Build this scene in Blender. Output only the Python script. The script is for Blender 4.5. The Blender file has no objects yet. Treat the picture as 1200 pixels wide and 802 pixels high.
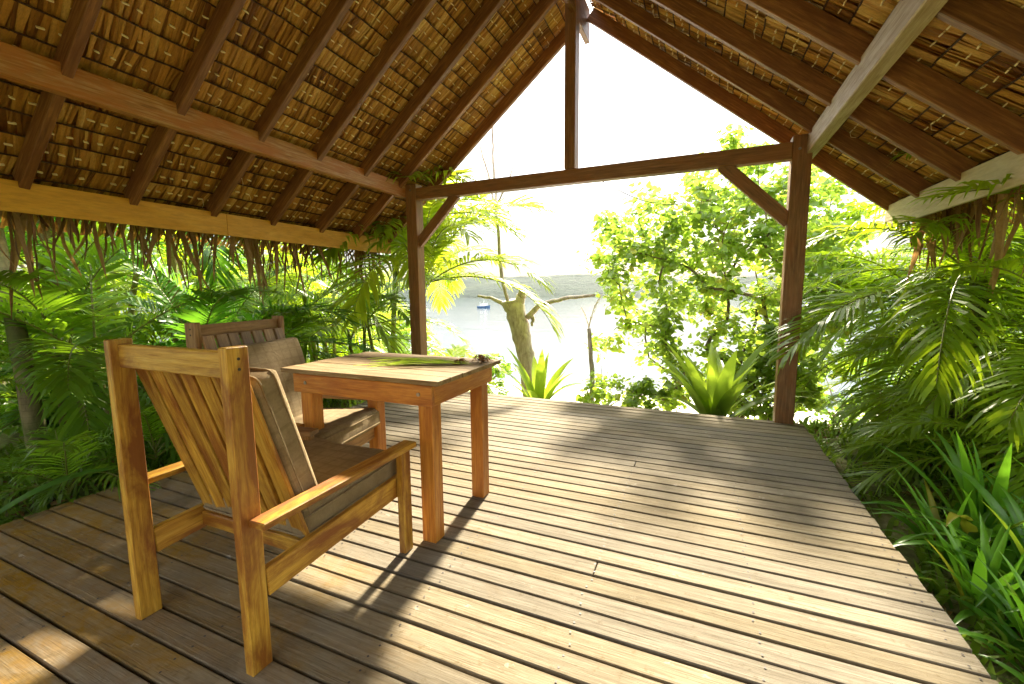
import bpy, bmesh, math, random
from mathutils import Vector, Matrix, Quaternion, noise as mnoise
R = math.radians
rnd = random.Random(7)
scene = bpy.context.scene
C = scene.collection

# ------------------------------------------------------------------ camera
YAW, PITCH, ROLL, FPX = R(-23.52), R(-6.78), R(-0.487), 508.24
CAMZ = 1.15
fwd = Vector((math.sin(YAW)*math.cos(PITCH), math.cos(YAW)*math.cos(PITCH), math.sin(PITCH)))
rt = Vector((math.cos(YAW), -math.sin(YAW), 0)); up = rt.cross(fwd)
r2 = math.cos(ROLL)*rt + math.sin(ROLL)*up
u2 = -math.sin(ROLL)*rt + math.cos(ROLL)*up
cam = bpy.data.objects.new('camera', bpy.data.cameras.new('camera')); C.objects.link(cam)
cam.matrix_world = Matrix(((r2.x, u2.x, -fwd.x, 0), (r2.y, u2.y, -fwd.y, 0), (r2.z, u2.z, -fwd.z, CAMZ), (0, 0, 0, 1)))
cam.data.sensor_width = 36; cam.data.lens = FPX*36/1200
cam.data.clip_start = 0.05; cam.data.clip_end = 20000
scene.camera = cam
def at(px, py, Y):
    """point of the place seen at (px, py) of the photograph, lying at world depth Y"""
    d = r2*((px-600)/FPX) - u2*((py-401)/FPX) + fwd
    t = Y/d.y
    return Vector((d.x*t, Y, CAMZ+d.z*t))

# ------------------------------------------------------------------ sky, sun, exposure
SUN_AZ, SUN_EL = R(-8.0), R(32.5)
world = bpy.data.worlds.new('World'); scene.world = world; world.use_nodes = True
wn = world.node_tree.nodes; wl = world.node_tree.links
for n in list(wn): wn.remove(n)
def wnode(t, **k):
    n = wn.new(t)
    for a, b in k.items(): setattr(n, a, b)
    return n
sky = wnode('ShaderNodeTexSky', sky_type='NISHITA', sun_disc=False, sun_elevation=SUN_EL, sun_rotation=SUN_AZ,
            air_density=1.0, dust_density=2.0, ozone_density=1.0)
tc = wnode('ShaderNodeTexCoord')
sep = wnode('ShaderNodeSeparateXYZ'); wl.new(tc.outputs['Generated'], sep.inputs[0])
zz = wnode('ShaderNodeMath', operation='MAXIMUM'); wl.new(sep.outputs[2], zz.inputs[0]); zz.inputs[1].default_value = 0.0
za = wnode('ShaderNodeMath', operation='ADD'); wl.new(zz.outputs[0], za.inputs[0]); za.inputs[1].default_value = 0.16
dx = wnode('ShaderNodeMath', operation='DIVIDE'); wl.new(sep.outputs[0], dx.inputs[0]); wl.new(za.outputs[0], dx.inputs[1])
dy = wnode('ShaderNodeMath', operation='DIVIDE'); wl.new(sep.outputs[1], dy.inputs[0]); wl.new(za.outputs[0], dy.inputs[1])
cmb = wnode('ShaderNodeCombineXYZ'); wl.new(dx.outputs[0], cmb.inputs[0]); wl.new(dy.outputs[0], cmb.inputs[1])
cn = wnode('ShaderNodeTexNoise'); cn.inputs['Scale'].default_value = 0.9; cn.inputs['Detail'].default_value = 8; cn.inputs['Roughness'].default_value = 0.56
wl.new(cmb.outputs[0], cn.inputs['Vector'])
cr = wnode('ShaderNodeValToRGB'); cr.color_ramp.elements[0].position = 0.25; cr.color_ramp.elements[0].color = (0.85, 0.85, 0.85, 1)
cr.color_ramp.elements[1].position = 0.5; cr.color_ramp.elements[1].color = (0.97, 0.97, 0.97, 1)
wl.new(cn.outputs['Fac'], cr.inputs[0])
cn2 = wnode('ShaderNodeTexNoise'); cn2.inputs['Scale'].default_value = 1.3; cn2.inputs['Detail'].default_value = 9; cn2.inputs['Roughness'].default_value = 0.6
cn2.inputs['Distortion'].default_value = 0.4
wl.new(cmb.outputs[0], cn2.inputs['Vector'])
cc = wnode('ShaderNodeValToRGB'); cc.color_ramp.elements[0].position = 0.43; cc.color_ramp.elements[0].color = (0.30, 0.32, 0.345, 1)
cc.color_ramp.elements[1].position = 0.70; cc.color_ramp.elements[1].color = (1.0, 0.985, 0.96, 1)
wl.new(cn2.outputs['Fac'], cc.inputs[0])
# overcast luminance: steepened beyond a real cloud deck for overhead fill and dim horizon
ov = wnode('ShaderNodeMath', operation='MULTIPLY_ADD'); wl.new(zz.outputs[0], ov.inputs[0]); ov.inputs[1].default_value = 7.2; ov.inputs[2].default_value = 0.12
cs = wnode('ShaderNodeVectorMath', operation='SCALE'); wl.new(cc.outputs[0], cs.inputs[0]); wl.new(ov.outputs[0], cs.inputs['Scale'])
wm = wnode('ShaderNodeMixRGB'); wl.new(cr.outputs[0], wm.inputs[0]); wl.new(sky.outputs[0], wm.inputs[1]); wl.new(cs.outputs[0], wm.inputs[2])
bg = wnode('ShaderNodeBackground'); bg.inputs['Strength'].default_value = 0.135
wl.new(wm.outputs[0], bg.inputs['Color'])
wo = wnode('ShaderNodeOutputWorld'); wl.new(bg.outputs[0], wo.inputs[0])

sun = bpy.data.objects.new('sun', bpy.data.lights.new('sun', 'SUN')); C.objects.link(sun)
sun.data.energy = 2.05; sun.data.angle = R(3.5); sun.data.color = (1.0, 0.89, 0.70)
sdir = Vector((math.sin(SUN_AZ)*math.cos(SUN_EL), math.cos(SUN_AZ)*math.cos(SUN_EL), math.sin(SUN_EL)))
sun.rotation_euler = sdir.to_track_quat('Z', 'Y').to_euler()
sun.location = sdir*60
vs = scene.view_settings
vs.view_transform = 'Standard'; vs.look = 'None'; vs.gamma = 1.0; vs.use_curve_mapping = False
vs.exposure = 3.85
scene.cycles.max_bounces = 10; scene.cycles.diffuse_bounces = 6; scene.cycles.transmission_bounces = 6
scene.cycles.transparent_max_bounces = 8

# ------------------------------------------------------------------ materials
class NT:
    def __init__(s, name):
        s.m = bpy.data.materials.new(name); s.m.use_nodes = True
        s.t = s.m.node_tree; s.n = s.t.nodes; s.l = s.t.links
        for x in list(s.n): s.n.remove(x)
        s.out = s.n.new('ShaderNodeOutputMaterial')
    def node(s, t, ins=None, **k):
        n = s.n.new(t)
        for a, b in k.items(): setattr(n, a, b)
        for a, b in (ins or {}).items(): s.set(n.inputs[a], b)
        return n
    def set(s, i, v):
        if hasattr(v, 'node') or isinstance(v, bpy.types.NodeSocket): s.l.new(v, i)
        else:
            if isinstance(v, tuple) and len(v) == 3 and i.type == 'RGBA': v = v+(1,)
            i.default_value = v
    def math(s, op, a, b=0.0):
        n = s.node('ShaderNodeMath', operation=op); s.set(n.inputs[0], a); s.set(n.inputs[1], b); return n.outputs[0]
    def mix(s, f, a, b, mode='MIX'):
        n = s.node('ShaderNodeMixRGB', blend_type=mode); s.set(n.inputs[0], f); s.set(n.inputs[1], a); s.set(n.inputs[2], b); return n.outputs[0]
    def ramp(s, f, stops):
        n = s.node('ShaderNodeValToRGB'); e = n.color_ramp.elements
        while len(e) < len(stops): e.new(0.5)
        for q, (p, c) in zip(e, stops):
            q.position = p; q.color = (c if isinstance(c, tuple) else (c, c, c)) + (1,)
        s.set(n.inputs[0], f); return n.outputs[0]
    def noise(s, vec, scale, detail=4, rough=0.55, dist=0.0):
        n = s.node('ShaderNodeTexNoise'); s.set(n.inputs['Vector'], vec); n.inputs['Scale'].default_value = scale
        n.inputs['Detail'].default_value = detail; n.inputs['Roughness'].default_value = rough; n.inputs['Distortion'].default_value = dist
        return n.outputs['Fac']
    def mapping(s, vec, scale=(1, 1, 1), loc=(0, 0, 0)):
        n = s.node('ShaderNodeMapping'); s.set(n.inputs['Vector'], vec); s.set(n.inputs['Scale'], scale); s.set(n.inputs['Location'], loc); return n.outputs[0]
    def coords(s):
        """object coordinates shifted by a per-object random amount"""
        t = s.node('ShaderNodeTexCoord').outputs['Object']
        r = s.node('ShaderNodeObjectInfo').outputs['Random']
        c = s.node('ShaderNodeCombineXYZ'); k = s.math('MULTIPLY', r, 53.0)
        for i in range(3): s.l.new(k, c.inputs[i])
        v = s.node('ShaderNodeVectorMath', operation='ADD'); s.l.new(t, v.inputs[0]); s.l.new(c.outputs[0], v.inputs[1])
        return v.outputs[0], r
    def bump(s, h, strength, dist):
        n = s.node('ShaderNodeBump'); s.set(n.inputs['Height'], h); n.inputs['Strength'].default_value = strength; n.inputs['Distance'].default_value = dist
        return n.outputs[0]
    def principled(s, color, rough=0.6, normal=None, spec=0.4, metal=0.0):
        p = s.node('ShaderNodeBsdfPrincipled'); s.set(p.inputs['Base Color'], color); s.set(p.inputs['Roughness'], rough)
        p.inputs['Specular IOR Level'].default_value = spec; p.inputs['Metallic'].default_value = metal
        if normal is not None: s.l.new(normal, p.inputs['Normal'])
        return p.outputs[0]
    def finish(s, sh):
        s.l.new(sh, s.out.inputs['Surface']); return s.m

def wood(name, dark, mid, light, stain, stain_amt=0.5, rough=0.6, spec=0.3, grain=(1.6, 26, 26), rand=0.35, bumpk=0.35, specks=0.0):
    t = NT(name); v, r = t.coords()
    g = t.noise(t.mapping(v, grain), 3.0, 6, 0.62, 0.6)
    g2 = t.noise(t.mapping(v, (grain[0]*2.2, grain[1]*3.5, grain[2]*3.5)), 3.5, 4, 0.7)
    col = t.ramp(g, [(0.28, dark), (0.5, mid), (0.72, light)])
    fine = t.ramp(g2, [(0.36, 0.62), (0.55, 1.0)])
    col = t.mix(0.55, col, fine, 'MULTIPLY')
    big = t.noise(t.mapping(v, (1.2, 4.0, 4.0)), 2.3, 6, 0.65, 0.5)
    sm = t.ramp(big, [(0.44, 0.0), (0.60, 1.0)])
    col = t.mix(t.math('MULTIPLY', sm, stain_amt), col, stain)
    if specks:
        sp = t.ramp(t.noise(v, 70.0, 3, 0.6), [(0.66, 0.0), (0.72, 1.0)])
        col = t.mix(t.math('MULTIPLY', sp, specks), col, (0.05, 0.035, 0.02))
    val = t.math('ADD', t.math('MULTIPLY', r, rand), 1.0-rand*0.5)
    hsv = t.node('ShaderNodeHueSaturation'); t.set(hsv.inputs['Color'], col); t.set(hsv.inputs['Value'], val)
    h = t.math('ADD', g, t.math('MULTIPLY', g2, 0.7))
    rr = t.ramp(g, [(0.3, min(1, rough+0.12)), (0.7, max(0.1, rough-0.1))])
    return t.finish(t.principled(hsv.outputs[0], rr, t.bump(h, bumpk, 0.004), spec))

def leafmat(name, dark, light, trans, tf=0.45, rough=0.38, spec=0.5, old=None):
    t = NT(name)
    ti = t.node('ShaderNodeAttribute', attribute_name='tint').outputs['Fac']
    r = t.node('ShaderNodeObjectInfo').outputs['Random']
    f = t.math('ADD', t.math('MULTIPLY', ti, 0.6), t.math('MULTIPLY', r, 0.4))
    col = t.mix(f, dark, light)
    tr = t.mix(f, tuple(x*0.6 for x in trans), trans)
    if old:
        o = t.ramp(f, [(0.80, 0.0), (0.93, 1.0)])
        col = t.mix(o, col, old); tr = t.mix(o, tr, tuple(min(1, x*1.6) for x in old))
    p = t.principled(col, rough, None, spec)
    tl = t.node('ShaderNodeBsdfTranslucent', {'Color': tr}).outputs[0]
    ms = t.node('ShaderNodeMixShader'); ms.inputs[0].default_value = tf
    t.l.new(p, ms.inputs[1]); t.l.new(tl, ms.inputs[2])
    return t.finish(ms.outputs[0])

def deckmat():
    t = NT('weathered_deck'); v, r = t.coords()
    g = t.noise(t.mapping(v, (1.1, 30, 30)), 3.0, 6, 0.6, 0.5)
    g2 = t.noise(t.mapping(v, (3, 110, 110)), 3.0, 4, 0.7)
    col = t.ramp(g, [(0.3, (0.150, 0.120, 0.076)), (0.5, (0.215, 0.178, 0.119)), (0.72, (0.282, 0.242, 0.170))])
    col = t.mix(0.7, col, t.ramp(g2, [(0.34, 0.58), (0.56, 1.05)]), 'MULTIPLY')
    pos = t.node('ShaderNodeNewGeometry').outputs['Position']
    # worn varnish and algae, stronger near left; gold painted in for the shade there
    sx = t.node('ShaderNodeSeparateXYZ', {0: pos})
    nearleft = t.math('ADD', t.math('MULTIPLY', sx.outputs[0], -0.30), t.math('MULTIPLY', sx.outputs[1], -0.38))
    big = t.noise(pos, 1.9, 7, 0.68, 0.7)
    st = t.ramp(t.math('ADD', t.math('MULTIPLY', nearleft, 0.55), big), [(0.38, 0.0), (0.78, 1.0)])
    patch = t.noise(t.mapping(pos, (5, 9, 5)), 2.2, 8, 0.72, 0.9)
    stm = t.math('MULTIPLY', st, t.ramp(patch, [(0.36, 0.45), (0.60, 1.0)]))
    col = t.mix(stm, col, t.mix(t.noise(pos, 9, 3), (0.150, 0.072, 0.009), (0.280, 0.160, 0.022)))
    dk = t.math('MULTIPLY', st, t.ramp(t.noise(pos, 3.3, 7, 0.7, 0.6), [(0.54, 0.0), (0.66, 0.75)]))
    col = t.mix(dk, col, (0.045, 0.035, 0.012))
    mot = t.ramp(t.noise(t.mapping(pos, (1.2, 2.0, 1.2)), 2.2, 8, 0.72, 0.6), [(0.36, 0.0), (0.64, 1.0)])
    col = t.mix(t.math('MULTIPLY', mot, 0.30), col, (0.085, 0.072, 0.046))
    wp = t.ramp(t.noise(t.mapping(pos, (3, 5, 3)), 2.4, 8, 0.7), [(0.64, 0.0), (0.71, 0.6)])
    col = t.mix(wp, col, (0.50, 0.46, 0.38))
    ts = t.ramp(t.noise(pos, 30, 5, 0.65), [(0.58, 0.0), (0.70, 0.55)])
    col = t.mix(ts, col, (0.11, 0.078, 0.035))
    oy = t.node('ShaderNodeSeparateXYZ', {0: t.node('ShaderNodeTexCoord').outputs['Object']}).outputs[1]
    ed = t.math('ADD', t.math('ABSOLUTE', oy), t.math('MULTIPLY', t.noise(t.mapping(v, (6, 20, 20)), 2.0, 5, 0.7), 0.022))
    col = t.mix(t.ramp(ed, [(0.046, 0.0), (0.057, 0.55)]), col, (0.055, 0.036, 0.014))
    ck = t.noise(t.mapping(v, (1.4, 75, 75)), 2.0, 3, 0.5, 0.4)
    col = t.mix(t.ramp(ck, [(0.66, 0.0), (0.70, 0.6)]), col, (0.06, 0.042, 0.02))
    hsv = t.node('ShaderNodeHueSaturation'); t.set(hsv.inputs['Color'], col)
    t.set(hsv.inputs['Saturation'], t.math('ADD', t.math('MULTIPLY', r, 0.30), 0.84))
    rv = t.math('FRACT', t.math('MULTIPLY', r, 7.31))
    t.set(hsv.inputs['Value'], t.math('ADD', t.math('MULTIPLY', rv, 0.28), 0.86))
    h = t.math('ADD', g, t.math('MULTIPLY', g2, 0.8))
    return t.finish(t.principled(hsv.outputs[0], 0.85, t.bump(h, 0.5, 0.004), 0.10))

def fabric():
    t = NT('taupe_woven_fabric'); v, r = t.coords()
    wv = t.node('ShaderNodeTexWave', {'Vector': v, 'Scale': 110.0, 'Distortion': 1.5, 'Detail': 2.0}, bands_direction='X').outputs['Fac']
    wv2 = t.node('ShaderNodeTexWave', {'Vector': v, 'Scale': 110.0, 'Distortion': 1.5, 'Detail': 2.0}, bands_direction='Z').outputs['Fac']
    wv3 = t.node('ShaderNodeTexWave', {'Vector': v, 'Scale': 110.0, 'Distortion': 1.5, 'Detail': 2.0}, bands_direction='Y').outputs['Fac']
    w = t.math('ADD', t.math('ADD', wv, wv2), wv3)
    b = t.noise(v, 6.0, 6, 0.65)
    th = t.noise(t.mapping(v, (3, 60, 60)), 2.0, 4, 0.6)
    col = t.ramp(b, [(0.3, (0.190, 0.135, 0.070)), (0.5, (0.265, 0.198, 0.108)), (0.75, (0.345, 0.268, 0.155))])
    col = t.mix(0.4, col, t.ramp(w, [(0.6, 0.65), (2.1, 1.1)]), 'MULTIPLY')
    col = t.mix(0.35, col, t.ramp(th, [(0.35, 0.7), (0.6, 1.0)]), 'MULTIPLY')
    pl = t.node('ShaderNodeTexWave', {'Vector': v, 'Scale': 5.0, 'Distortion': 0.6, 'Detail': 2.0}, bands_direction='X').outputs['Fac']
    pl2 = t.node('ShaderNodeTexWave', {'Vector': v, 'Scale': 5.0, 'Distortion': 0.6, 'Detail': 2.0}, bands_direction='Y').outputs['Fac']
    pk = t.math('MAXIMUM', t.ramp(pl, [(0.90, 0.0), (0.97, 1.0)]), t.ramp(pl2, [(0.90, 0.0), (0.97, 1.0)]))
    col = t.mix(t.math('MULTIPLY', pk, 0.22), col, (0.12, 0.075, 0.03))
    hh_ = t.math('ADD', t.math('MULTIPLY', w, 0.25), t.math('MULTIPLY', t.noise(v, 9.0, 3, 0.5, 0.8), 2.2))
    return t.finish(t.principled(col, 0.9, t.bump(hh_, 0.5, 0.006), 0.1))

def thatchmat(name, dark, mid, light, tf=0.12):
    t = NT(name)
    ti = t.node('ShaderNodeAttribute', attribute_name='tint').outputs['Fac']
    tco = t.node('ShaderNodeTexCoord').outputs['Object']
    n1 = t.noise(tco, 2.2, 5, 0.6)
    n2 = t.noise(t.mapping(tco, (30, 90, 30)), 1.5, 4, 0.7)
    f = t.math('ADD', t.math('MULTIPLY', ti, 0.62), t.math('MULTIPLY', n1, 0.40))
    col = t.ramp(f, [(0.22, dark), (0.50, mid), (0.80, light)])
    col = t.mix(0.6, col, t.ramp(n2, [(0.35, 0.62), (0.6, 1.1)]), 'MULTIPLY')
    p = t.principled(col, 0.62, t.bump(n2, 0.3, 0.004), 0.3)
    tl = t.node('ShaderNodeBsdfTranslucent', {'Color': t.mix(0.5, col, (0.5, 0.25, 0.06))}).outputs[0]
    ms = t.node('ShaderNodeMixShader'); ms.inputs[0].default_value = tf
    t.l.new(p, ms.inputs[1]); t.l.new(tl, ms.inputs[2])
    return t.finish(ms.outputs[0])

def bark(name, dark, light, ring=0.0, moss=None):
    t = NT(name); v, r = t.coords()
    n = t.noise(t.mapping(v, (9, 9, 3)), 2.0, 7, 0.68, 0.5)
    col = t.ramp(n, [(0.32, dark), (0.66, light)])
    h = n
    if ring:
        w = t.node('ShaderNodeTexWave', {'Vector': v, 'Scale': ring, 'Distortion': 1.2, 'Detail': 2.0}, bands_direction='Z', wave_profile='SAW').outputs['Fac']
        col = t.mix(0.5, col, t.ramp(w, [(0.0, 0.45), (0.2, 1.0)]), 'MULTIPLY'); h = w
    if moss:
        col = t.mix(t.ramp(t.noise(v, 3.0, 5), [(0.45, 0.0), (0.7, 0.8)]), col, moss)
    return t.finish(t.principled(col, 0.8, t.bump(h, 0.6, 0.02), 0.2))

M = {}
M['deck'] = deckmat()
M['chair'] = wood('worn_golden_varnish', (0.26, 0.105, 0.009), (0.50, 0.265, 0.026), (0.62, 0.385, 0.060), (0.18, 0.050, 0.005), 0.9, 0.45, 0.45, rand=0.3)
M['chair_old'] = wood('brown_teak', (0.14, 0.068, 0.020), (0.27, 0.145, 0.046), (0.37, 0.215, 0.080), (0.12, 0.052, 0.015), 0.5, 0.5, 0.4)
M['table'] = wood('reddish_table_wood', (0.26, 0.085, 0.008), (0.46, 0.175, 0.018), (0.56, 0.26, 0.036), (0.24, 0.055, 0.006), 0.5, 0.42, 0.45, rand=0.2)
M['tabletop'] = wood('bleached_table_top', (0.15, 0.098, 0.042), (0.235, 0.165, 0.078), (0.31, 0.235, 0.125), (0.13, 0.075, 0.026), 0.6, 0.7, 0.12, rand=0.3)
M['post'] = wood('dark_post_wood', (0.11, 0.050, 0.014), (0.21, 0.098, 0.027), (0.32, 0.165, 0.052), (0.26, 0.092, 0.016), 0.5, 0.5, 0.4, rand=0.15)
M['plate'] = wood('weathered_beam', (0.22, 0.092, 0.018), (0.43, 0.200, 0.046), (0.52, 0.33, 0.135), (0.40, 0.135, 0.016), 0.8, 0.55, 0.35, rand=0.1)
M['platepale'] = wood('pale_beam', (0.27, 0.185, 0.085), (0.44, 0.33, 0.175), (0.54, 0.42, 0.24), (0.28, 0.16, 0.055), 0.4, 0.55, 0.35, rand=0.1)
M['rafter'] = wood('rafter_wood', (0.12, 0.046, 0.012), (0.22, 0.088, 0.022), (0.37, 0.175, 0.045), (0.14, 0.046, 0.011), 0.55, 0.5, 0.4, rand=0.35)
M['fascia'] = wood('pale_yellow_board', (0.56, 0.27, 0.018), (0.64, 0.325, 0.026), (0.70, 0.38, 0.04), (0.57, 0.27, 0.018), 0.35, 0.5, 0.35, grain=(1.2, 5, 5), rand=0.06, bumpk=0.08)
M['fasciapale'] = wood('pale_cream_board', (0.48, 0.38, 0.21), (0.56, 0.455, 0.27), (0.62, 0.52, 0.33), (0.47, 0.35, 0.17), 0.35, 0.5, 0.35, grain=(1.2, 5, 5), rand=0.06, bumpk=0.08)
M['fabric'] = fabric()
M['thatch'] = thatchmat('dry_palm_thatch', (0.16, 0.058, 0.008), (0.54, 0.265, 0.042), (0.80, 0.55, 0.17))
M['fringe'] = thatchmat('hanging_dry_leaf', (0.10, 0.042, 0.018), (0.22, 0.110, 0.045), (0.36, 0.22, 0.095), 0.3)
t = NT('straw_stitch'); M['stitch'] = t.finish(t.principled((0.88, 0.74, 0.40), 0.6))
t = NT('dark_batten'); M['batten'] = t.finish(t.principled((0.06, 0.028, 0.012), 0.8))
t = NT('steel'); M['steel'] = t.finish(t.principled((0.25, 0.22, 0.19), 0.45, None, 0.5, 0.8))
t = NT('nail'); M['nail'] = t.finish(t.principled((0.045, 0.035, 0.03), 0.6, None, 0.4, 0.3))
t = NT('black_cable'); M['cable'] = t.finish(t.principled((0.02, 0.02, 0.02), 0.5))
M['palm'] = leafmat('areca_leaf', (0.050, 0.125, 0.010), (0.120, 0.205, 0.014), (0.36, 0.60, 0.02), 0.5, old=(0.30, 0.26, 0.02))
M['palmlime'] = leafmat('lime_palm_leaf', (0.100, 0.205, 0.010), (0.20, 0.285, 0.014), (0.58, 0.78, 0.02), 0.55, old=(0.36, 0.30, 0.02))
M['palmdark'] = leafmat('dark_palm_leaf', (0.040, 0.135, 0.014), (0.095, 0.200, 0.020), (0.24, 0.56, 0.03), 0.5)
M['palmgold'] = leafmat('golden_palm_leaf', (0.105, 0.195, 0.010), (0.19, 0.255, 0.012), (0.56, 0.70, 0.03), 0.55, old=(0.42, 0.33, 0.02))
M['broad'] = leafmat('broad_tree_leaf', (0.075, 0.160, 0.022), (0.160, 0.250, 0.034), (0.48, 0.68, 0.06), 0.52, old=(0.28, 0.27, 0.03))
M['shrub'] = leafmat('shrub_leaf', (0.055, 0.145, 0.010), (0.145, 0.235, 0.015), (0.34, 0.58, 0.03), 0.5)
M['strap'] = leafmat('strap_leaf', (0.085, 0.175, 0.016), (0.165, 0.245, 0.026), (0.46, 0.62, 0.04), 0.48, 0.3)
M['strapdark'] = leafmat('lily_leaf', (0.050, 0.175, 0.014), (0.125, 0.270, 0.020), (0.30, 0.66, 0.03), 0.5, 0.35, old=(0.30, 0.26, 0.02))
M['grass'] = leafmat('grass_leaf', (0.09, 0.18, 0.01), (0.19, 0.27, 0.02), (0.30, 0.46, 0.03), 0.4)
M['rachis'] = leafmat('frond_stalk', (0.10, 0.13, 0.02), (0.20, 0.20, 0.03), (0.2, 0.22, 0.03), 0.1)
M['stem'] = bark('ringed_palm_stem', (0.12, 0.12, 0.03), (0.27, 0.25, 0.08), 9.0)
M['stemgrey'] = bark('grey_palm_trunk', (0.09, 0.068, 0.030), (0.24, 0.19, 0.09), 7.0, (0.07, 0.10, 0.02))
M['bark'] = bark('grey_bark', (0.21, 0.165, 0.14), (0.54, 0.47, 0.42))
M['twig'] = bark('brown_twig', (0.10, 0.075, 0.045), (0.24, 0.185, 0.12))

# ------------------------------------------------------------------ helpers
def link(name, me, mat, parent=None):
    o = bpy.data.objects.new(name, me); C.objects.link(o)
    if mat is not None and me is not None and not me.materials: me.materials.append(mat)
    if parent is not None: o.parent = parent
    return o
def mesh(name, vs_, fs_, tint=None, smooth=False):
    me = bpy.data.meshes.new(name); me.from_pydata([tuple(v) for v in vs_], [], fs_)
    if tint is not None:
        a = me.attributes.new('tint', 'FLOAT', 'POINT'); a.data.foreach_set('value', tint)
    if smooth: me.polygons.foreach_set('use_smooth', [True]*len(me.polygons))
    me.update(); return me
def thing(name, label, cat, loc=(0, 0, 0), rz=0.0, group=None):
    o = bpy.data.objects.new(name, None); C.objects.link(o); o.empty_display_size = 0.1
    o.location = loc; o.rotation_euler = (0, 0, rz)
    tag(o, label, cat, group); return o
def tag(o, label, cat, group=None):
    o['label'] = label; o['category'] = cat
    if group: o['group'] = group
    return o
def box_mesh(name, lx, ly, lz, bev=0.003, jit=0.0, seg=1):
    bm = bmesh.new(); bmesh.ops.create_cube(bm, size=1)
    for v in bm.verts: v.co = Vector((v.co.x*lx, v.co.y*ly, v.co.z*lz)) + Vector((rnd.uniform(-jit, jit), rnd.uniform(-jit, jit), rnd.uniform(-jit, jit)))
    if bev: bmesh.ops.bevel(bm, geom=bm.edges[:], offset=bev, segments=seg, affect='EDGES', profile=0.6)
    me = bpy.data.meshes.new(name); bm.to_mesh(me); bm.free(); return me
def frame(p0, p1, upv=(0, 0, 1)):
    x = (p1-p0).normalized(); u = Vector(upv)
    y = u.cross(x)
    if y.length < 1e-5: y = Vector((0, 1, 0))
    y.normalize(); z = x.cross(y)
    m = (p0+p1)/2
    return Matrix(((x.x, y.x, z.x, m.x), (x.y, y.y, z.y, m.y), (x.z, y.z, z.z, m.z), (0, 0, 0, 1)))
def bar(name, p0, p1, w, h, mat, parent=None, upv=(0, 0, 1), bev=0.003, jit=0.0, me=None):
    """a timber from p0 to p1, local X along its length, w across (local Y), h deep (local Z)"""
    p0, p1 = Vector(p0), Vector(p1)
    if me is None: me = box_mesh(name, (p1-p0).length, w, h, bev, jit)
    o = link(name, me, mat, parent); m = frame(p0, p1, upv)
    if parent is not None:
        off = parent.location if parent.parent is None else Vector((0, 0, 0))
        m = Matrix.Translation(-Vector(off)) @ m if not parent.get('local') else m
    o.matrix_basis = m
    return o
def tube_geo(pts, rad, n=7, cap=True):
    vs_, fs_ = [], []
    prev = None
    for i, p in enumerate(pts):
        a = pts[max(0, i-1)]; b = pts[min(len(pts)-1, i+1)]
        d = (Vector(b)-Vector(a)).normalized()
        if prev is None:
            s = d.cross(Vector((0.31, 0.2, 0.93)));
            if s.length < 1e-3: s = d.cross(Vector((1, 0, 0)))
        else: s = prev - d*prev.dot(d)
        s.normalize(); prev = s; q = d.cross(s)
        r = rad[i] if isinstance(rad, (list, tuple)) else rad
        for k in range(n):
            a_ = 2*math.pi*k/n; vs_.append(Vector(p)+(s*math.cos(a_)+q*math.sin(a_))*r)
    for i in range(len(pts)-1):
        for k in range(n):
            fs_.append((i*n+k, i*n+(k+1) % n, (i+1)*n+(k+1) % n, (i+1)*n+k))
    if cap: fs_.append(tuple(range(n))[::-1]); fs_.append(tuple((len(pts)-1)*n+k for k in range(n)))
    return vs_, fs_
class Geo:
    def __init__(s): s.v, s.f, s.t = [], [], []
    def add(s, vs_, fs_, tint=0.5):
        o = len(s.v); s.v += vs_; s.f += [tuple(i+o for i in f) for f in fs_]
        s.t += [tint]*len(vs_)
    def mesh(s, name, smooth=False): return mesh(name, s.v, s.f, s.t, smooth)
def structure(o): o['kind'] = 'structure'; return o
def stuff(o): o['kind'] = 'stuff'; return o

# ------------------------------------------------------------------ terrain, sea, hills
SEA = -3.5
def ground_z(x, y):
    d = y - 4.45
    z = -0.16
    if d > 0: z -= 0.30*min(d, 4.0)*min(1.0, d/1.0) + 0.19*max(0.0, d-4.0)
    side = max(0.0, -x-7.0)
    z += min(side*0.06, 2.5)*max(0.0, min(1.0, (24-y)/14))
    if x > 5: z += min((x-5)*0.05, 1.2)*max(0.0, min(1.0, (24-y)/14))
    z = max(z, -9.0)
    z += 0.05*mnoise.noise(Vector((x*0.8, y*0.8, 0)))*(1.0 if abs(x+1.2) > 2.3 else 0.4)
    if -3.6 < x < 1.2 and y < 4.6: z = min(z, -0.20)
    return z
def lin(a, b, n): return [a+(b-a)*i/(n-1) for i in range(n)]
gx = [-400, -200, -100, -60, -40, -30, -24] + lin(-20, 14, 110) + [18, 24, 32, 45, 70, 120, 220, 400]
gy = [-300, -120, -60, -30, -18, -12] + lin(-8, 26, 110) + [29, 33, 40, 55, 80, 140, 240, 400]
gv = [(x, y, ground_z(x, y)) for y in gy for x in gx]
nx = len(gx)
gf = [(j*nx+i, j*nx+i+1, (j+1)*nx+i+1, (j+1)*nx+i) for j in range(len(gy)-1) for i in range(nx-1)]
t = NT('leaf_litter_ground'); pos = t.node('ShaderNodeNewGeometry').outputs['Position']
n1 = t.noise(pos, 2.2, 8, 0.7); n2 = t.noise(pos, 16, 6, 0.7)
col = t.ramp(n1, [(0.35, (0.075, 0.115, 0.020)), (0.5, (0.140, 0.140, 0.045)), (0.68, (0.28, 0.235, 0.125))])
col = t.mix(0.6, col, t.ramp(n2, [(0.35, 0.45), (0.62, 1.2)]), 'MULTIPLY')
sx = t.node('ShaderNodeSeparateXYZ', {0: pos})
sand = t.ramp(t.math('ADD', t.math('MULTIPLY', sx.outputs[2], -0.5), t.math('MULTIPLY', n1, 0.4)), [(0.55, 0.0), (0.75, 1.0)])
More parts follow.
